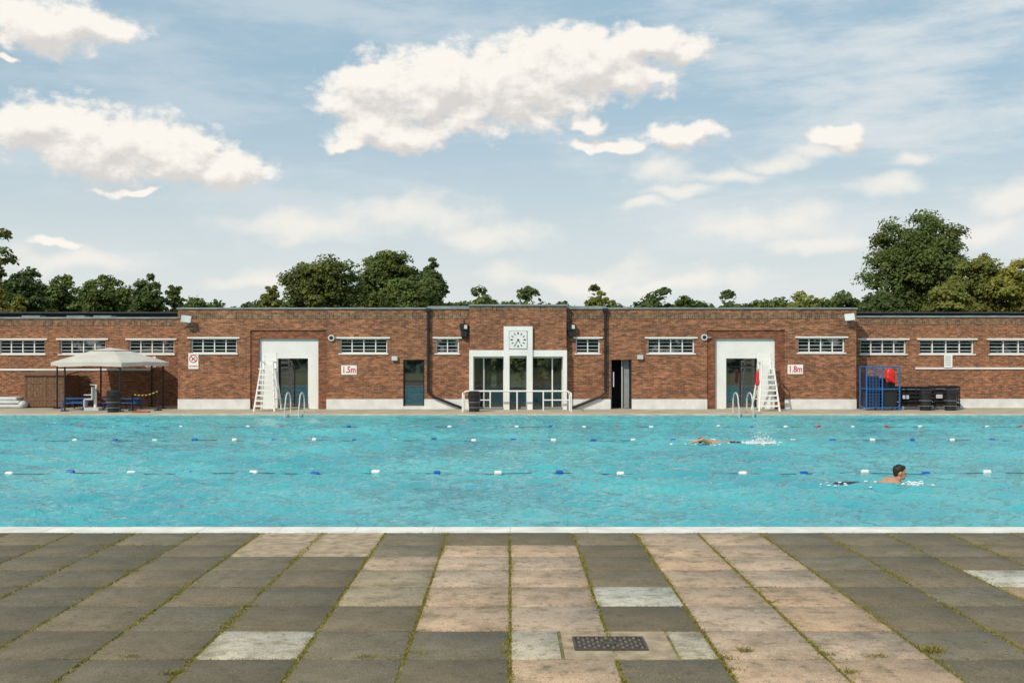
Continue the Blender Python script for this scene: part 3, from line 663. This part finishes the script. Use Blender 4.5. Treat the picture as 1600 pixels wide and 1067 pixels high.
b.cap(S(-.22,0,-.12),S(-.55,0,-.23),.15,.125,'skin'); b.cap(S(-.55,0,-.23),S(-.80,0,-.20),.125,.14,'skin')
for sg in (-1,1): b.cap(S(-.82,sg*.09,-.21),S(-1.2,sg*.16,-.24),.085,.06,'skin'); b.cap(S(-1.2,sg*.16,-.24),S(-1.6,sg*.14,-.20),.055,.035,'skin'); b.cap(S(-1.6,sg*.14,-.2),S(-1.8,sg*.16,-.2),.035,.025,'skin')
remeshed(b,'body',e,.012)
for sg in (-1,1): hand(e,S(.24,sg*.12,-.36),(1,-sg*.3,0),(0,0,1))
b=MB(); b.cap(S(-.66,0,-.160),S(-.90,0,-.150),.135,.13,'trunks'); 
for sg in (-1,1): b.cap(S(-.88,sg*.08,-.135),S(-1.12,sg*.13,-.14),.105,.09,'trunks')
remeshed(b,'trunks',e,.014)
e=empty('swimming_person'); D=28.5; hx=X(1096,D)
def S(x,y,z): return (hx+x,D+y,z)
head(e,S(0,0,-.07),math.pi+.2,.9)
b=MB(); b.cap(S(.10,0,-.10),S(.2,0,-.10),.07,.1,'skin'); b.cap(S(.25,0,-.13),S(.7,0,-.165),.15,.12,'skin'); b.cap(S(.7,0,-.165),S(.9,0,-.17),.125,.13,'skin')
b.cap(S(.2,-.18,-.08),S(-.03,-.32,.04),.062,.048,'skin'); b.cap(S(-.03,-.32,.04),S(-.28,-.26,-.045),.046,.030,'skin')
b.cap(S(.2,.18,-.12),S(.45,.25,-.3),.06,.048,'skin'); b.cap(S(.45,.25,-.3),S(.68,.22,-.35),.045,.03,'skin')
for sg in (-1,1): b.cap(S(.95,sg*.09,-.17),S(1.35,sg*.10,-.18-sg*.03),.08,.055,'skin'); b.cap(S(1.35,sg*.10,-.18-sg*.03),S(1.72,sg*.09,-.15),.05,.034,'skin'); b.cap(S(1.72,sg*.09,-.15),S(1.92,sg*.08,-.12),.034,.022,'skin')
remeshed(b,'body',e,.014); hand(e,S(-.28,-.26,-.045),(-1,.1,-.45),(0,0,1)); hand(e,S(.68,.22,-.35),(1,0,-.2),(0,0,1))
b=MB(); b.cap(S(.78,0,-.165),S(.96,0,-.17),.137,.142,'trunks'); remeshed(b,'trunks',e,.014)
def splash(cx,cy,w,h,n,foam):
    b=MB()
    for i in range(n):
        u=random.gauss(0,1)*w; v=random.gauss(0,.35)*min(w,.4); z=WL+abs(random.gauss(0,1))*h*math.exp(-(u/w)**2*.3); r=random.uniform(.003,.012)
        b.sph((cx+u,cy+v,z),(r,r,r*random.uniform(.8,2)),'foam',5,4)
    for i in range(foam):
        u=random.gauss(0,1)*w*1.3; v=random.gauss(0,1)*.22; r=random.uniform(.010,.028)
        b.sph((cx+u,cy+v,WL+.02+random.uniform(0,.03)),(r*1.8,r,.012),'foam',7,4)
    b.build('water_splash')
splash(X(1192,28.5),28.5,.20,.14,440,60); splash(X(1175,28.5),28.5,.3,.07,200,60); splash(X(1120,28.5),28.3,.5,.02,60,30)
splash(X(1425,19.8),19.7,.12,.02,60,26); splash(X(1345,19.8),19.6,.35,.015,60,26)

# ---------------------------------------------------------------- trees
def leafcloud(cl,n,size):
    Vs=[];Cs=[]
    for (c,r,col) in cl:
        m=n; d=rng.normal(size=(m,3)); d/=np.linalg.norm(d,axis=1)[:,None]; d[:,2]=np.where(d[:,2]<-.3,-d[:,2],d[:,2])
        rad=rng.uniform(.15,1.3,size=(m,1))**.6; p=np.array(c)+d*rad*np.array(r)
        nrm=d*.7+rng.normal(size=(m,3))*.5+np.array([-.25,-.25,.45]); nrm/=np.linalg.norm(nrm,axis=1)[:,None]
        t=np.cross(nrm,rng.normal(size=(m,3))); t/=np.linalg.norm(t,axis=1)[:,None]; bt=np.cross(nrm,t)
        sz=size*rng.uniform(.5,1.25,size=(m,1)); asp=rng.uniform(.5,.9,size=(m,1))
        quad=np.stack([p-t*sz*.5,p-bt*sz*.5*asp,p+t*sz*.5,p+bt*sz*.5*asp],1)
        Vs.append(quad.reshape(-1,3)); cc=np.array(col)*rng.uniform(.7,1.3,size=(m,1)); Cs.append(np.repeat(cc,4,axis=0))
    V=np.concatenate(Vs); C=np.concatenate(Cs); Q=np.arange(len(V)).reshape(-1,4); return V,Q,C
def tree(px,top,wpx,D,col=(.055,.085,.022),nc=55,n=170,ls=.34,crown=.72):
    h=Z(top,D)+.6; R=wpx/2*D/F*1.12; x=X(px,D); e=empty('tree'); g=-.6; nc=int(nc*1.7); n=int(n*.7)
    cz0=h*(1-crown); rz=(h-cz0)/2; cz=(h+cz0)/2; ph=[random.uniform(0,6.28) for _ in range(4)]
    cl=[]; lim=[]
    for i in range(16):
        d=rng.normal(size=3); d/=np.linalg.norm(d); rr=.56*rng.random()**.4; rc=R*rng.uniform(.28,.38)
        c=(x+d[0]*rr*R,D+d[1]*rr*R,cz+d[2]*rr*rz); k=.8+.3*rng.random()
        for q in (0,1): cl.append((c,(rc,rc,min(rc,rz*.4)),tuple(np.array(col)*k)))
    for i in range(nc):
        d=rng.normal(size=3); d/=np.linalg.norm(d)
        if d[1]>.3 and rng.random()<.7: d[1]=-d[1]
        if d[2]<-.2 and rng.random()<.4: d[2]=-d[2]
        az=math.atan2(d[1],d[0]); m=1+.07*math.sin(2*az+ph[0])+.06*math.sin(5*d[2]+ph[1])+.06*math.sin(3*az+4*d[2]+ph[2])
        rr=(rng.random()**.5)*.82*m; rc=R*rng.uniform(.12,.27)
        c=(x+d[0]*rr*R,D+d[1]*rr*R,cz+d[2]*rr*rz)
        top_=h-rc*.85
        if c[2]>top_: c=(c[0],c[1],top_)
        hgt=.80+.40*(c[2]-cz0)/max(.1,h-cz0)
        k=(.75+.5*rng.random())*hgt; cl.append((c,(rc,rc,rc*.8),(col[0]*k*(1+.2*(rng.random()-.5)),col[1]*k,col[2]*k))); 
        if i%8==0 and rr<.7: lim.append(c)
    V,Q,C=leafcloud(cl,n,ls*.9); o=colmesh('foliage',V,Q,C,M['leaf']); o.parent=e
    b=MB(); tr=max(.15,R*.07); b.cyl((x,D,g),(x,D,cz0+rz*.4),tr,'bark',10,tr*.65); b.cyl((x,D,cz0+rz*.4),(x+.1,D,cz+rz*.5),tr*.65,'bark',8,tr*.25)
    for c in lim:
        z0=cz0+(c[2]-cz0)*.4; mid=(x+(c[0]-x)*.5,D+(c[1]-D)*.5,(z0+c[2])/2+.2); b.cyl((x,D,z0),mid,tr*.35,'bark',6,tr*.22); b.cyl(mid,c,tr*.22,'bark',6,tr*.08)
    b.build('trunk',e); return e
G=(.115,.150,.038); GY=(.25,.24,.05); GD=(.085,.122,.036); GO=(.17,.185,.042)
tree(-34,308,120,75,GO,60,200,.30,.80); tree(5,438,70,72,GY,30,150,.26,.9)
tree(38,420,76,108,GD,45,130,.40,.68); tree(98,431,78,115,G,45,130,.42,.68); tree(168,436,86,110,G,50,130,.42,.68); tree(232,432,62,104,GD,45,130,.38,.7); tree(272,436,36,108,G,24,90,.36,.7); tree(310,463,50,118,GD,30,100,.4,.8)
tree(424,446,40,98,GO,30,120,.34,.7); tree(503,409,132,90,(.115,.138,.034),110,230,.30,.70)
tree(608,387,104,98,G,80,210,.34,.76); tree(675,411,72,103,GD,50,170,.36,.74); tree(640,428,110,94,G,45,170,.34,.75); tree(577,418,52,99,GD,35,150,.34,.75)
tree(940,457,38,98,GO,30,120,.34,.8)
tree(1430,337,160,92,G,140,240,.32,.82); tree(1530,398,100,84,GO,70,200,.30,.8); tree(1590,404,90,82,GY,60,200,.30,.8); tree(1378,452,86,88,GD,45,150,.32,.85); tree(1480,440,86,80,GO,40,150,.3,.85); tree(1650,380,120,84,GO,60,180,.3,.85)
cl=[]
def lump(px,top,w,D,col):
    hh=Z(top,D)+.6; R=w/2*D/F; n=max(3,int(w/9))
    for i in range(n):
        u=rng.uniform(-1,1); hz=hh*(1-.35*u*u)*rng.uniform(.82,1.0); rc=R*.35+.4
        k=rng.uniform(.75,1.25); cl.append(((X(px,D)+u*R,D+rng.uniform(-3,3),hz-rc*.7),(rc,rc,rc*.8),tuple(np.array(col)*k)))
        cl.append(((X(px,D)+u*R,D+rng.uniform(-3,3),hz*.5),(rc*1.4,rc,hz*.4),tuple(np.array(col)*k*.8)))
for px in range(-260,1860,22):
    lump(px+random.uniform(-8,8),random.uniform(466,477),random.uniform(40,70),165,GD)
for px,top,w,c in ((720,457,34,G),(753,455,46,G),(828,446,44,GD),(797,459,44,GD),(870,455,34,GD),(1036,449,24,GD),(1020,461,60,GD),(1070,459,44,G),(1132,454,40,GD),(1100,464,60,G),(1180,462,50,G),(1250,460,56,GO),(1215,465,60,G),(1320,462,50,GD),(1350,453,50,GD),(715,461,40,GD),(926,454,18,GO),(1300,466,70,G)):
    lump(px,top,w,150,c)
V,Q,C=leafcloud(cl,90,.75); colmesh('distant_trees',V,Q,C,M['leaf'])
cl=[]
for i in range(160): cl.append(((rng.uniform(-8,8),66+rng.uniform(0,2),rng.uniform(.3,3.3)),(1,1,.9),tuple(np.array(GO)*rng.uniform(.8,1.6))))
V,Q,C=leafcloud(cl,90,.35); colmesh('hedge',V,Q,C,M['leaf'])
cl=[]
for i in range(260): cl.append(((rng.uniform(-75,75),-45+rng.uniform(-4,4),rng.uniform(0,7)),(3.2,2.5,2.5),tuple(np.array(GD)*rng.uniform(.7,1.4))))
V,Q,C=leafcloud(cl,60,1.4); colmesh('distant_trees',V,Q,C,M['leaf'])  # unseen trees behind the camera, added to darken reflections in the glazing

# ---------------------------------------------------------------- sky
w=bpy.data.worlds.new('sky'); scene.world=w; w.use_nodes=True; nt=w.node_tree; N=nt.nodes.new; L=nt.links.new
try: w.cycles.sampling_method='NONE'
except Exception: pass
SEL=38; SAZ=216
bg=nt.nodes['Background']; bg.inputs[1].default_value=.1
sky=N('ShaderNodeTexSky'); sky.sky_type='NISHITA'; sky.sun_disc=False; sky.sun_elevation=math.radians(SEL); sky.sun_rotation=math.radians(SAZ); sky.air_density=1.0; sky.dust_density=1.2; sky.ozone_density=1.0
tc=N('ShaderNodeTexCoord'); sp=N('ShaderNodeSeparateXYZ'); L(tc.outputs['Generated'],sp.inputs[0])
def mth(op,a,b_=None,c=None,clamp=False,tree_=None):
    n=(tree_ or nt).nodes.new('ShaderNodeMath'); n.operation=op; n.use_clamp=clamp
    for i,v in enumerate((a,b_,c)):
        if v is None: continue
        if isinstance(v,(int,float)): n.inputs[i].default_value=v
        else: (tree_ or nt).links.new(v,n.inputs[i])
    return n.outputs[0]
az=mth('ARCTAN2',sp.outputs[0],sp.outputs[1]); el=mth('ARCSINE',sp.outputs[2])
cb=N('ShaderNodeCombineXYZ'); L(az,cb.inputs[0]); L(el,cb.inputs[1]); P=cb.outputs[0]
def ang(px,py):
    x=(px-797)/F; z=(550-py)/F; return math.atan2(x,1),math.atan2(z,math.sqrt(1+x*x))
def group(name,ells):
    g=bpy.data.node_groups.new(name,'ShaderNodeTree'); g.interface.new_socket('P',in_out='INPUT',socket_type='NodeSocketVector'); g.interface.new_socket('F',in_out='OUTPUT',socket_type='NodeSocketFloat')
    gi=g.nodes.new('NodeGroupInput'); go=g.nodes.new('NodeGroupOutput'); cur=None
    for E in ells:
        px,py,rx,ry=E[:4]
        a,e_=ang(px,py); ca=math.cos(a); sx=F/(rx*ca*ca); sy=F/(ry*ca)
        src=gi.outputs[0]
        if cur is not None:
            # tiny dependency on the running value keeps the evaluation sequential
            ma=g.nodes.new('ShaderNodeVectorMath'); ma.operation='MULTIPLY_ADD'; g.links.new(cur,ma.inputs[0]); ma.inputs[1].default_value=(1e-8,1e-8,1e-8); g.links.new(gi.outputs[0],ma.inputs[2]); src=ma.outputs[0]
        mp=g.nodes.new('ShaderNodeVectorMath'); mp.operation='MULTIPLY_ADD'; g.links.new(src,mp.inputs[0]); mp.inputs[1].default_value=(sx,sy,0); mp.inputs[2].default_value=(-a*sx,-e_*sy,0)
        ln=g.nodes.new('ShaderNodeVectorMath'); ln.operation='LENGTH'; g.links.new(mp.outputs[0],ln.inputs[0]); o=ln.outputs['Value']
        cur=o if cur is None else mth('SMOOTH_MIN',cur,o,.3,tree_=g)
    g.links.new(mth('SUBTRACT',1.0,cur,tree_=g),go.inputs[0]); return g
hard=[(600,148,100,52),(700,130,118,66),(800,130,138,70),(610,205,88,32),(545,224,40,14),(910,100,132,58),(1020,72,104,28),(960,125,90,34),
 (920,192,32,13),(945,227,62,14),(1072,212,66,20),
 (60,195,118,44),(160,222,130,62),(250,240,118,48),(350,262,82,26),(205,300,50,8),
 (70,34,122,42),(165,46,74,22),(20,86,24,7),(1303,220,44,16),(84,374,38,12)]
soft=[(470,362,150,28),(650,335,120,34),(765,372,95,24),(1190,362,115,34),(1260,350,70,28),(1285,397,85,18),(1400,282,70,18),(1430,240,45,13),(1590,312,70,28),(1545,358,80,22),
 (900,432,170,20),(1060,448,140,14),(120,402,150,20),(400,440,100,14),(1020,312,44,10),(1070,292,60,12),(1140,268,70,14),(1215,243,70,15),(1270,228,60,14),(1040,260,52,24)]
gh,gs=group('cloud_hard',hard),group('cloud_soft',soft)
def noise(vec,scale,detail,rough,sc=(1,1,1),rot=0,dist=0):
    mp=N('ShaderNodeMapping'); mp.inputs['Scale'].default_value=sc; mp.inputs['Rotation'].default_value=(0,0,rot); L(vec,mp.inputs[0])
    n=N('ShaderNodeTexNoise'); n.noise_dimensions='2D'; n.inputs['Scale'].default_value=scale; n.inputs['Detail'].default_value=detail; n.inputs['Roughness'].default_value=rough; n.inputs['Distortion'].default_value=dist; L(mp.outputs[0],n.inputs['Vector']); return n
def vscale(v,s): n=N('ShaderNodeVectorMath'); n.operation='SCALE'; L(v,n.inputs[0]); n.inputs['Scale'].default_value=s; return n.outputs[0]
def vadd(v,u):
    n=N('ShaderNodeVectorMath'); n.operation='ADD'; L(v,n.inputs[0])
    if isinstance(u,tuple): n.inputs[1].default_value=u
    else: L(u,n.inputs[1])
    return n.outputs[0]
def density(grp,vec,amp,dist,s1):
    nz=noise(vec,s1,3,.5,(1,1.25,1)); dv=vadd(nz.outputs['Color'],(-.5,-.5,-.5)); dv=vscale(dv,dist); pv=vadd(vec,dv)
    g=N('ShaderNodeGroup'); g.node_tree=grp; L(pv,g.inputs[0])
    n2=noise(vec,s1*2.2,6,.6,(1,1.5,1)); return mth('ADD',g.outputs[0],mth('MULTIPLY',mth('SUBTRACT',n2.outputs['Fac'],.5),amp))
def rng_(v,a,b_,c,d,sm=True):
    n=N('ShaderNodeMapRange'); n.interpolation_type='SMOOTHSTEP' if sm else 'LINEAR'; L(v,n.inputs[0]); n.inputs[1].default_value=a; n.inputs[2].default_value=b_; n.inputs[3].default_value=c; n.inputs[4].default_value=d; return n.outputs[0]
def mixc(f,a,b_):
    n=N('ShaderNodeMix'); n.data_type='RGBA'
    if isinstance(f,float): n.inputs[0].default_value=f
    else: L(f,n.inputs[0])
    for i,v in ((6,a),(7,b_)):
        if isinstance(v,tuple): n.inputs[i].default_value=(*v,1)
        else: L(v,n.inputs[i])
    return n.outputs[2]
dh=density(gh,P,1.25,.038,17); dh2=density(gh,vadd(P,(-.005,.012,0)),1.25,.038,17)
ds=density(gs,P,1.4,.05,10)
fh=rng_(dh,-.18,.32,0,1); lit=rng_(mth('SUBTRACT',dh,dh2),-.46,.34,0,1)
fs=mth('MULTIPLY',rng_(ds,-.35,.90,0,1),.85)
cz=noise(P,4.5,6,.62,(1,4.2,1),math.radians(-14)); cirrus=mth('MULTIPLY',rng_(cz.outputs['Fac'],.38,.72,0,1),.68)
right=rng_(az,-.35,.5,.55,1.3); cirrus=mth('MULTIPLY',cirrus,right,clamp=True)
hz=rng_(el,.0,.26,.85,0)
base=mixc(.75,sky.outputs[0],(4.1,5.85,6.95))
base=mixc(hz,base,(8.0,8.2,7.9))
c1=mixc(cirrus,base,(7.5,7.9,8.0))
c2=mixc(fs,c1,(9.2,8.85,8.2))
cc=mixc(lit,(7.0,6.75,6.5),(9.7,9.3,8.6))
c3=mixc(fh,c2,cc)
L(c3,bg.inputs[0])

# ---------------------------------------------------------------- sun
sd=Vector((math.cos(math.radians(SEL))*math.sin(math.radians(SAZ)),math.cos(math.radians(SEL))*math.cos(math.radians(SAZ)),math.sin(math.radians(SEL))))
sl=bpy.data.lights.new('sun','SUN'); sl.energy=3.0; sl.angle=math.radians(.5); sl.color=(1,.91,.77); so=bpy.data.objects.new('sun',sl); COL.objects.link(so); so.rotation_euler=sd.to_track_quat('Z','Y').to_euler(); so.location=(0,0,30)
# ---------------------------------------------------------------- camera
cd=bpy.data.cameras.new('camera'); cam=bpy.data.objects.new('camera',cd); COL.objects.link(cam); scene.camera=cam
cam.location=(0,0,H); cam.rotation_euler=(math.pi/2,0,0); cd.sensor_width=36; cd.lens=36*F/1600; cd.shift_y=(550-533.5)/1600; cd.shift_x=3/1600; cd.clip_end=5000; cd.clip_start=.05
scene.view_settings.view_transform='Standard'; scene.view_settings.look='None'; scene.view_settings.exposure=0
